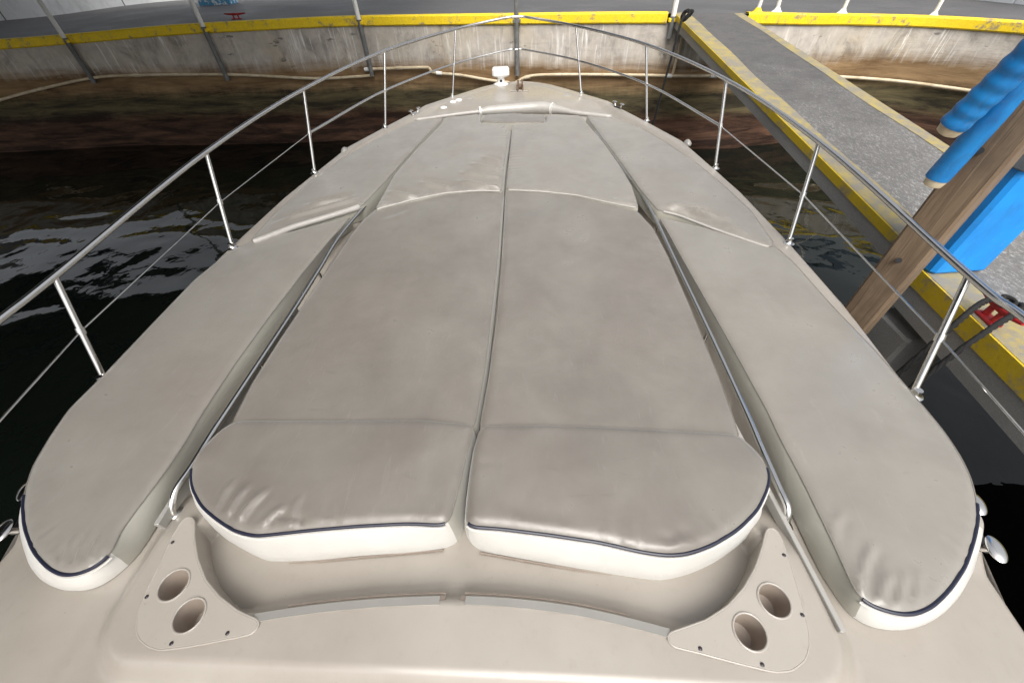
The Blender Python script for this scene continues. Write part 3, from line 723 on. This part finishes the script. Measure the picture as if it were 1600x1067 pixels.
V, F = tube_geo([(rb[0]-.01, rb[1]+.02, .03), (rb[0]+.08, rb[1]+.02, .03)], .035, 16); mk('roller', V, F, M['rust'], ar, True, sharp=40)
mk('mounting_plate', *box_geo((rb[0]+.03, rb[1]-.02, -.004), (.26, .14, .012), 0, .003), M['gel'], ar, False)
scr_me = None
def screw(p, parent, r=.0055):
    V, F = lathe_geo(p, [(r, 0), (r, .0015), (r*.7, .0028)], 12); return mk('screw', V, F, M['screw'], parent, True, sharp=40)
for dx in (-.1, -.06, .07, .11, .16): screw((rb[0]+.03+dx*.75, rb[1]-.07, .002), ar, .007)
for px, py in ((733, 154), (884, 149)):
    p = onz(px, py, -.01); V, F = lathe_geo((p[0], p[1], deckz(p[0], p[1])-.002), [(.05, 0), (.046, .008), (.01, .011)], 18, 1, .55); mk('deck_plate', V, F, M['alu'], yacht, True, sharp=50)
for px, py in ((693, 166), (708, 160), (717, 157)):
    p = onz(px, py, -.01); V, F = lathe_geo((p[0], p[1], deckz(p[0], p[1])-.002), [(.045, 0), (.042, .012), (.02, .02), (.005, .022)], 18); mk('deck_cap', V, F, M['wplastic'], yacht, True, sharp=50)

# ---- cup holder panels
def cup_panel(P, holes, screws, lab):
    loops = [P]; rad = .0435
    for h in holes:
        c = onz(*h, ZP)[:2]; loops.append(np.array([c+rad*np.array([math.cos(a), math.sin(a)]) for a in np.linspace(0, 2*math.pi, 40, endpoint=False)]))
    vs = []; ed = []
    for L in loops:
        k = len(vs); vs += [Vector(p) for p in L]; ed += [(k+i, k+(i+1) % len(L)) for i in range(len(L))]
    r = delaunay_2d_cdt(vs, ed, [], 1, 1e-6); vv = np.array([tuple(a) for a in r[0]]); ff = [f for f in r[2]]
    cen = np.array([vv[list(f)].mean(0) for f in ff]); keep = inside(cen, P)
    for L in loops[1:]: keep &= ~inside(cen, L)
    V = [(a[0], a[1], ZP) for a in vv]; Fs = []
    for f, kk in zip(ff, keep):
        if kk:
            q = vv[list(f)]; Fs.append(tuple(f) if area2(q) > 0 else tuple(f)[::-1])
    sg = 1 if area2(P) > 0 else -1
    k0 = len(V); N = len(P); out = inset(P, -.003)
    V += [(a[0], a[1], ZP-.003) for a in out]+[(a[0], a[1], -.125) for a in out]
    k1 = len(V); V += [(a[0], a[1], ZP) for a in P]
    for i in range(N):
        j = (i+1) % N
        Fs.append((k1+i, k0+i, k0+j, k1+j) if sg > 0 else (k1+j, k0+j, k0+i, k1+i))
        Fs.append((k0+i, k0+N+i, k0+N+j, k0+j) if sg > 0 else (k0+j, k0+N+j, k0+N+i, k0+i))
    o = mk('cup_holder_panel', V, Fs, M['panel'], yacht, True, sharp=40); o["label"] = lab
    tube('panel_edge', np.c_[out, np.full(len(out), ZP-.003)], .0032, M['panel'], o, 8, closed=True)
    for L in loops[1:]:
        c = L.mean(0); n = len(L)
        prof = [(rad, ZP), (rad-.001, -.02), (rad*.93, -.075), (rad*.86, -.088), (rad*.4, -.09)]
        V = []; F = []
        for rr, z in prof:
            for k in range(n): a = 2*math.pi*k/n; V.append((c[0]+rr*math.cos(a), c[1]+rr*math.sin(a), z))
        for i in range(len(prof)-1):
            for k in range(n): l = (k+1) % n; F.append((i*n+k, (i+1)*n+k, (i+1)*n+l, i*n+l))
        F.append(tuple((len(prof)-1)*n+k for k in range(n)))
        cu = mk('cup_holder', V, F, M['cup'], o, True, sharp=60)
        tube('rim', [(c[0]+(rad+.002)*math.cos(a), c[1]+(rad+.002)*math.sin(a), ZP) for a in np.linspace(0, 2*math.pi, 40, endpoint=False)], .0035, M['panel'], o, 8, closed=True)
    for s in screws: screw((*onz(*s, ZP)[:2], ZP+.0003), o)
cup_panel(pL, ((271.5, 913.5), (295.5, 961)), ((270, 847), (229.5, 932), (268, 1005), (355.5, 989)), 'left cup holder panel with two round holes')
cup_panel(pR, ((1210, 937.5), (1172, 986.5)), ((1225, 867), (1253.5, 960.5), (1191, 1038), (1094, 1013)), 'right cup holder panel with two round holes')

# ---- grey trim strips and zipper halves along the aft edge of the well
def ribbon(name, path2, w0, w1, z0, z1, mat, parent, th=.006):
    P = catmull(np.asarray(path2), 10); T = np.gradient(P, axis=0); N = np.stack([-T[:, 1], T[:, 0]], 1); N /= np.linalg.norm(N, axis=1)[:, None]
    V = []; F = []
    for p, nn in zip(P, N):
        a = p+nn*w0; b = p+nn*w1
        V += [(a[0], a[1], z0), (b[0], b[1], z1), (b[0], b[1], z1-th), (a[0], a[1], z0-th)]
    for i in range(len(P)-1):
        for k in range(4): F.append((i*4+k, (i*4+(k+1) % 4), (i+1)*4+(k+1) % 4, (i+1)*4+k))
    F += [(3, 2, 1, 0), tuple((len(P)-1)*4+k for k in range(4))]
    return mk(name, V, F, mat, parent, False)
AL = ARC[1:-1]; ax = AL[:, 0]
def arc_y(x): return np.interp(x, catmull(ARC, 10)[:, 0], catmull(ARC, 10)[:, 1])
def arc_pts(x0, x1, n, dy=0): return np.array([(x, float(arc_y(x))+dy) for x in np.linspace(x0, x1, n)])
ribbon('trim_strip', arc_pts(-.635, -.075, 8), -.012, .012, .0035, -.006, M['alu'], yacht)
ribbon('trim_strip', arc_pts(.005, .61, 8), -.012, .012, .0035, -.006, M['alu'], yacht)
ribbon('strip_end', arc_pts(-.085, -.058, 3), .002, .014, -.004, -.012, M['zip'], yacht)
ribbon('strip_end', arc_pts(-.012, .012, 3), .002, .014, -.004, -.012, M['zip'], yacht)
def zipper(name, path3, parent, nrm, tw=.0055, step=.0058):
    """tape with teeth along a path"""
    P = resample(np.asarray(path3), step, closed=False); g = [tube_geo(P, .0026, 6)]
    for i in range(0, len(P)-1):
        u = unit(P[i+1]-P[i]); a = P[i]; b = a+np.asarray(nrm)*tw; g.append(tube_geo([a, b], .0016, 4))
    V, F = join(*g); return mk(name, V, F, M['zip'], parent, False)
for x0, x1 in ((-.55, -.06), (.0, .50)):
    q = arc_pts(x0, x1, 12, .021); zipper('zipper_half', [(a, b, -.02) for a, b in q], yacht, (0, .9, .1))

# ---- awning tracks and grab rails in the gaps
RR = [(930, 208), (955, 242), (1001, 302), (1027, 348), (1050, 397), (1107, 517), (1164, 640), (1188, 696), (1216, 760)]
RLp = [(655, 228), (616, 273), (540, 357), (497, 424), (456, 489), (405, 566), (356, 640), (332, 676), (300, 728)]
for s, pts, foot in ((1, RR, (1222, 822)), (-1, RLp, (276, 806))):
    P = [onz(x, y, .03) for x, y in pts]
    P = [p.copy() for p in P]; f0 = onz(*foot, -.05)
    start = P[0].copy(); start += unit(P[0]-P[1])*.12; start[2] = -.06
    path = [start]+P+[P[-1]*.5+f0*.5+np.array([0, -.02, .035]), f0+np.array([0, 0, .02]), f0+np.array([0, 0, -.06])]
    gr = tube('grab_rail', catmull(path, 8), .0125, M['steel'], yacht, 14)
    V, F = lathe_geo((f0[0], f0[1], -.052), [(.034, 0), (.034, .006), (.022, .014), (.015, .02)], 20); mk('foot', V, F, M['steel'], gr, True, sharp=40)
    for i in (3, 5):
        a = P[i]; tube('support', [a, a+np.array([0, 0, -.085])], .010, M['steel'], gr, 10)
a, b = onz(1222, 826, -.03), onz(1307, 991, -.03); u = unit(b-a); c = (a-u*1.2+b)/2
V, F = box_geo((c[0], c[1], -.013), (np.linalg.norm(b-a)+1.2, .017, .045), math.atan2(u[1], u[0]), .003); mk('awning_track', V, F, M['alu'], yacht, False)
a = onz(254, 826, -.03); u = np.array([0.02, -1, 0]); c = a-u*.6
V, F = box_geo((c[0], c[1], -.013), (1.2, .017, .045), math.atan2(u[1], u[0]), .003); mk('awning_track', V, F, M['alu'], yacht, False)

# ================================================================== cushions
def cushion(name, label, ctrl, zt, zb, wr=(), spacing=.02, sig=2.0, crown=.010, edge=.010, white=None, navy=None, lip=None, lipr=.008, lipmat='roll_vinyl', zipp=None, flare=.004, tilt=None, mat='vinyl', pucker=None):
    """ctrl: photo points of the top seam, each (x, y) or (x, y, bx, by) with its point on the bottom edge"""
    st = .012
    zf = (lambda p: zt) if tilt is None else (lambda p: zt+tilt(p))
    top = []; bot = []; has = []
    for c in ctrl:
        z_ = zt-edge if tilt is None else zt-edge+tilt(onz(c[0], c[1], zt-edge))
        top.append(onz(c[0], c[1], z_))
        if len(c) > 2: bot.append(onz(c[2], c[3], zb)); has.append(1.0)
        else: bot.append(np.array([np.nan]*3)); has.append(0.0)
    top = np.array(top); n0 = len(top)
    tn = np.roll(top, -1, 0)-np.roll(top, 1, 0); sgn = np.sign(area2(top[:, :2]))
    for i in range(n0):
        if not has[i]:
            t_ = unit(tn[i][:2]); nn = np.array([t_[1], -t_[0]])*sgn
            bot[i] = np.array([top[i][0]+nn[0]*flare, top[i][1]+nn[1]*flare, zb])
    A = np.c_[top, np.array(bot), np.arange(n0)[:, None]]
    cl = np.vstack([A, A[:1]]); cl[-1, 6] = n0
    L = np.r_[0, np.cumsum(np.linalg.norm(np.diff(cl[:, :3], axis=0), axis=1))]; N = int(L[-1]/st)
    tt = np.linspace(0, L[-1], N, endpoint=False); R_ = np.stack([np.interp(tt, L, cl[:, k]) for k in range(7)], 1)
    par = R_[:, 6].copy(); R_ = gsmooth(R_[:, :6], sig)
    T_, B_ = R_[:, :3], R_[:, 3:6]
    if area2(T_[:, :2]) < 0: T_, B_, par = T_[::-1], B_[::-1], par[::-1]
    P = T_[:, :2]
    # interior points: rings close to the seam, then a grid
    pts = [P]; inn = [P]
    for d in (.006, .014, .024):
        Q = inset(gsmooth(P, 1.0), d)[::(1 if d < .01 else 2)]; ok = inside(Q, P); ok[ok] = pdist(Q[ok], P) > d*.8; pts.append(Q[ok])
    x0, y0 = P.min(0); x1, y1 = P.max(0)
    gx, gy = np.meshgrid(np.arange(x0, x1, spacing), np.arange(y0, y1, spacing*.9)); gx[1::2] += spacing/2
    Q = np.c_[gx.ravel(), gy.ravel()]; Q = Q[inside(Q, P)]; Q = Q[pdist(Q, P) > .024+spacing*.45]; pts.append(Q)
    allp = np.vstack(pts); N = len(P)
    r = delaunay_2d_cdt([Vector(p) for p in allp], [(i, (i+1) % N) for i in range(N)], [], 1, 1e-7)
    vv = np.array([tuple(a) for a in r[0]]); ff = []
    d = pdist(vv, P)
    zz = (T_[:, 2].mean() if tilt is None else np.array([zt-edge+tilt(p) for p in vv]))+edge*(1-(1-np.clip(d/.03, 0, 1))**2.2)+crown*(1-np.exp(-d/.22))
    if pucker:
        Dm = ((vv[:, None, :]-P[None, ::2, :])**2).sum(2).argmin(1)*2
        arc = np.arange(N)*st; sr = np.random.default_rng(int(abs(P[0, 0])*1000)+5); f = np.zeros(N)
        for k in range(14):
            f += sr.normal()*np.sin(arc*2*math.pi/sr.uniform(.022, .09)+sr.uniform(0, 6))
        gate = np.clip(np.sin(arc*7+1)+.55*np.sin(arc*17), 0, 1); f = f/3.0*(.25+gate)
        on = np.array([1.0 if any(a <= q <= b for a, b in pucker) else 0.0 for q in par]); on = gsmooth(on[:, None], 4)[:, 0]
        zz = zz+.0022*(f*on)[Dm]*np.exp(-d/.045)*np.clip(d/.012, 0, 1)
    # slow unevenness of the foam
    for k in range(6):
        a = rng.uniform(0, 2*math.pi); f_ = rng.uniform(2, 8); zz = zz+.0009*np.sin((vv[:, 0]*math.cos(a)+vv[:, 1]*math.sin(a))*f_*2+rng.uniform(0, 6))*np.clip(d/.05, 0, 1)
    for (ax_, ay_, bx_, by_, am, wd) in wr:
        am = am*(2.3 if wd > .028 else 1.45); wd = wd*.8
        a = onz(ax_, ay_, zt)[:2]; b = onz(bx_, by_, zt)[:2]; ab = b-a; Ln = np.linalg.norm(ab); u = ab/Ln; nn = np.array([-u[1], u[0]])
        s = (vv-a)@u/Ln; q = (vv-a)@nn
        q = q+.01*np.sin(s*3)
        env = smooth01(-.15, .35, s)*smooth01(1.12, .88, s)
        zz = zz+env*np.clip(d/.02, .0, 1)*(am*np.exp(-(q/wd)**2)-.55*am*np.exp(-((q-1.9*wd)/(1.3*wd))**2))
    ff = []
    for f in r[2]:
        q = vv[list(f)]; ff.append(tuple(f) if area2(q) > 0 else tuple(f)[::-1])
    cm = np.array([vv[list(f)].mean(0) for f in ff]); kp_ = inside(cm, P); ff = [f for f, k in zip(ff, kp_) if k]
    root = empty(name, (P[:, 0].mean(), P[:, 1].mean(), zb), label, 'cushion', 'sun pad cushions on the foredeck')
    mk('top_cover', np.c_[vv, zz], ff, M[mat], root, True)
    # sides
    def isin(p_, rg): return rg is not None and any(a <= p_ <= b for a, b in rg)
    lev = [(0, 0), (.10, .22), (.5, .62), (.85, .97), (1.0, .96)]
    V = []; F = []; mi = []
    zT = T_[:, 2]
    for i in range(N):
        for h, o in lev:
            p = T_[i, :2]*(1-o)+B_[i, :2]*o; bul = .006*math.sin(math.pi*h)
            t_ = unit((P[(i+1) % N]-P[i-1])); nn = np.array([t_[1], -t_[0]])
            V.append((p[0]+nn[0]*bul, p[1]+nn[1]*bul, zT[i]*(1-h)+zb*h))
    nl = len(lev)
    FW = []; FG = []
    for i in range(N):
        j = (i+1) % N
        for k in range(nl-1):
            f = (i*nl+k, i*nl+k+1, j*nl+k+1, j*nl+k); (FW if isin(par[i], white) else FG).append(f)
    if FG: mk('side_panel', V, FG, M['vinyl_side'], root, True)
    if FW: mk('white_border', V, FW, M['white_vinyl'], root, True)
    def pick(rg):
        ids = [i for i in range(N) if rg[0] <= par[i] <= rg[1]]
        k = max(range(len(ids)), key=lambda q: (ids[q]-ids[q-1]) % N)
        ids = ids[k:]+ids[:k]; return T_[ids]
    if navy:
        for rg in navy: tube('navy_piping', pick(rg)+np.array([0, 0, .001]), .0058, M['navy'], root, 8)
    if white:
        for rg in white:
            q = pick(rg); nrm = np.stack([np.gradient(q[:, 1]), -np.gradient(q[:, 0])], 1); nrm /= np.linalg.norm(nrm, axis=1)[:, None]+1e-9
            tube('white_welt', np.c_[q[:, :2]+nrm*.008, q[:, 2]-.008], .0035, M['white_vinyl'], root, 6)
    if lip:
        for rg in lip: tube('rolled_edge', gsmooth(pick(rg), 1.5, False), lipr, M[lipmat], root, 10)
    tube('seam', np.c_[inset(P, .001), T_[:, 2]+.001], .0028, M['vinyl'], root, 6, closed=True)
    if zipp:
        zipper('zipper', [onz(x, y, zb+.012) for x, y in zipp], root, (0, -.8, .2), .008)
    return root

DZ = -.05
# side cushions, aft
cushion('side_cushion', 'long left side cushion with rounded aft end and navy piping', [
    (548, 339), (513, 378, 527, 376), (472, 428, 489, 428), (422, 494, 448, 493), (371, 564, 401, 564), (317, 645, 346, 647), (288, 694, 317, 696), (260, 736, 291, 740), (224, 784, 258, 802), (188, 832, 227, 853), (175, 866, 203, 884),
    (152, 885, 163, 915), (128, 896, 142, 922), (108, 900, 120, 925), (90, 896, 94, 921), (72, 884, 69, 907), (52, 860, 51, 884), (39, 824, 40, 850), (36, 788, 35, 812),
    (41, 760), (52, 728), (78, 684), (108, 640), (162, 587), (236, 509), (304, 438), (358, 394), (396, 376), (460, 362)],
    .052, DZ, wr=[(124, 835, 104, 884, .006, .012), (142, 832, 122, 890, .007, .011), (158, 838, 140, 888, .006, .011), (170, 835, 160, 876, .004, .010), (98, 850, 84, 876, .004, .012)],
    spacing=.0125, white=[(10, 18.5)], navy=[(10, 18.5)], mat='vinyl_lit', pucker=[(6, 20)])
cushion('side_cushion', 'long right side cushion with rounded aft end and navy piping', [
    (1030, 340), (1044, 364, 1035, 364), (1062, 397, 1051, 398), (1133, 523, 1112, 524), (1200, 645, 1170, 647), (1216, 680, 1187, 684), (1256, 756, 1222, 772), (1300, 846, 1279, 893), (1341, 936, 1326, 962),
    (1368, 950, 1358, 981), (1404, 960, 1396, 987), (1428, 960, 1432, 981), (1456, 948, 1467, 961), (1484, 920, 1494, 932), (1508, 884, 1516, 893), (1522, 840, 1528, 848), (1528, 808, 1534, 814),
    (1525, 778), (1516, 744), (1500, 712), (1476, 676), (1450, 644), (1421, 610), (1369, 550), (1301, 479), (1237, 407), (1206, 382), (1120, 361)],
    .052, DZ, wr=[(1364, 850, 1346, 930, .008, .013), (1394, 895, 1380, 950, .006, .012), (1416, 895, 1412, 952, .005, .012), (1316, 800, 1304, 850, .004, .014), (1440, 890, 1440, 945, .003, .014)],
    spacing=.0125, white=[(8, 15.5)], navy=[(8, 16.8)], mat='vinyl_lit', pucker=[(6, 18)])
# side cushions, forward
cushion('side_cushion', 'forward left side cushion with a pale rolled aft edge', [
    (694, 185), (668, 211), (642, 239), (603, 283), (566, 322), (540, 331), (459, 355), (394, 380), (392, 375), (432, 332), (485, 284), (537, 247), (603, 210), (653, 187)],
    .066, DZ, wr=[(450, 342, 553, 314, .012, .03), (480, 322, 552, 309, .011, .038), (425, 352, 470, 335, .004, .036)], spacing=.018, lip=[(4.1, 7)], lipr=.021, mat='vinyl_lit', pucker=[(0, 14)])
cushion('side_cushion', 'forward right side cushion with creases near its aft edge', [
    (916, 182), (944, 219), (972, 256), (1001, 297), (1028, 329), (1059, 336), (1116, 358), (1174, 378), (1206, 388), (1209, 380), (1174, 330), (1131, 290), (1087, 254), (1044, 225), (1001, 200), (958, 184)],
    .066, DZ, wr=[(1150, 350, 1044, 322, .012, .03), (1165, 366, 1080, 330, .010, .03), (1120, 330, 1050, 321, .008, .036)], spacing=.018, lip=[(4.2, 8)], lipr=.008, mat='vinyl_lit', pucker=[(0, 16)])
# centre pads, forward
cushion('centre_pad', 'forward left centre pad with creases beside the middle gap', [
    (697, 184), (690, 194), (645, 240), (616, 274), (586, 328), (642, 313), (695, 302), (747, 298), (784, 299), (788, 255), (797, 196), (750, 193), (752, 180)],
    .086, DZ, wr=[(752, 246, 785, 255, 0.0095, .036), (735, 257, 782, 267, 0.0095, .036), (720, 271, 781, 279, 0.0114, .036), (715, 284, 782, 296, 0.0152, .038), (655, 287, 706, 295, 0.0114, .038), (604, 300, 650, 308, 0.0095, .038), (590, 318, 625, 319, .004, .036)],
    spacing=.015, lip=[(4, 8)], lipr=.006, mat='vinyl_lit', pucker=[(4, 10)])
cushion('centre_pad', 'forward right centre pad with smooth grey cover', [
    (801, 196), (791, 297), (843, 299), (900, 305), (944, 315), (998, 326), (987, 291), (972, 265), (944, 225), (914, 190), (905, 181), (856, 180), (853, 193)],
    .086, DZ, wr=[(955, 312, 990, 318, .005, .036)], spacing=.016, lip=[(1, 5)], lipr=.005, mat='vinyl_lit', pucker=[(0, 5)])
cushion('hatch_pad', 'small pad over the hatch between the forward centre pads', [(754, 181), (751, 191), (800, 193), (849, 192), (852, 181), (803, 178)], .086, DZ, spacing=.02, sig=3)
# centre pads, main
cushion('centre_pad', 'large left centre pad, widest part of the sun bed left of the gap', [
    (590, 325), (566, 346), (547, 370), (527, 400), (484, 462), (434, 537), (394, 600), (362, 664), (500, 666), (660, 667), (741, 671), (758.5, 570), (769, 480), (778, 400), (786, 296), (747, 294), (695, 298), (642, 309)],
    .064, DZ, wr=[(600, 345, 640, 330, .002, .03)], spacing=.024, crown=.004)
cushion('centre_pad', 'large right centre pad with a faint mottled cover right of the gap', [
    (791, 295), (785.5, 400), (776.5, 500), (764, 590), (749, 673), (850, 674), (950, 678), (1158, 688), (1123, 590), (1080, 485), (1044, 402), (1021, 358), (996, 331), (944, 311), (900, 300), (843, 294)],
    .064, DZ, wr=[(1036, 398, 1010, 392, .004, .018), (1042, 410, 1015, 405, .004, .018), (1030, 378, 1008, 372, .003, .018)], spacing=.024, crown=.004)
# headrest pads aft
cushion('headrest_pad', 'left headrest pad with white front, navy piping and puckered corner', [
    (742, 664), (732, 700, 737, 722), (718, 760, 727, 800), (702, 820, 722, 846), (696, 821, 706, 857), (640, 818, 640, 865), (560, 822, 560, 870), (480, 829, 490, 877), (400, 838, 420, 879), (368, 830, 388, 862), (340, 812, 358, 844), (316, 792, 332, 820), (301, 764, 310, 790), (298, 744),
    (302, 720), (320, 696), (348, 670), (370, 657), (500, 657), (660, 656)],
    .088, -.105, wr=[(368, 750, 338, 802, .006, .013), (390, 758, 350, 818, .007, .013), (418, 765, 366, 826, .009, .014), (448, 790, 400, 832, .006, .014), (470, 775, 458, 820, .005, .014), (430, 812, 470, 820, .006, .013), (500, 790, 512, 822, .002, .014)],
    spacing=.013, white=[(3, 13.2)], navy=[(3.3, 13.6)], pucker=[(1, 16)], zipp=[(452, 880), (500, 877), (580, 869), (694, 859)], crown=.016, edge=.016)
cushion('headrest_pad', 'right headrest pad with white front, navy piping and pointed outer end', [
    (752, 665), (741, 700, 740, 726), (733, 760, 731, 800), (727, 821, 729, 848), (732, 823, 744, 861), (780, 826, 800, 871), (860, 836, 880, 885), (940, 848, 960, 899), (1000, 862, 1005, 906), (1040, 868, 1034, 909), (1072, 866, 1078, 898), (1112, 852, 1118, 878), (1152, 828, 1158, 848), (1184, 796, 1186, 810), (1200, 760), (1202, 740),
    (1192, 716), (1168, 692), (1150, 678), (960, 668), (850, 664)],
    .088, -.105, wr=[(1030, 848, 1060, 852, .004, .016), (1050, 838, 1085, 846, .003, .02), (760, 800, 900, 825, .001, .03)],
    spacing=.014, white=[(3, 14.2)], navy=[(3, 15.4)], pucker=[(1, 17)], zipp=[(750, 863), (820, 876), (900, 890), (1000, 906)], crown=.016, edge=.016)
# rolled cover lashed along the forward edge
bp = [onz(x, y, .075) for x, y in ((649, 188), (700, 181), (750, 175), (800, 171), (842, 169), (870, 172), (900, 177), (955, 183))]
V, F = tube_geo(catmull(bp, 8), np.interp(np.linspace(0, 1, 57), [0, .28, .32, .5, .6, .72, .85, 1], [.016, .022, .05, .06, .068, .045, .025, .022]), 16)
fc = empty('rolled_cover', tuple(bp[3]), 'pale rolled fabric cover along the forward end of the cushions', 'cover')
mk('fabric_roll', V, F, M['roll_vinyl'], fc, True)
for k in (16, 38):
    c = catmull(bp, 8)[k]; d_ = unit(catmull(bp, 8)[k+1]-catmull(bp, 8)[k-1]); tube('tie_strap', [c-d_*.012, c+d_*.012], .068 if k > 30 else .056, M['white_vinyl'], fc, 16)
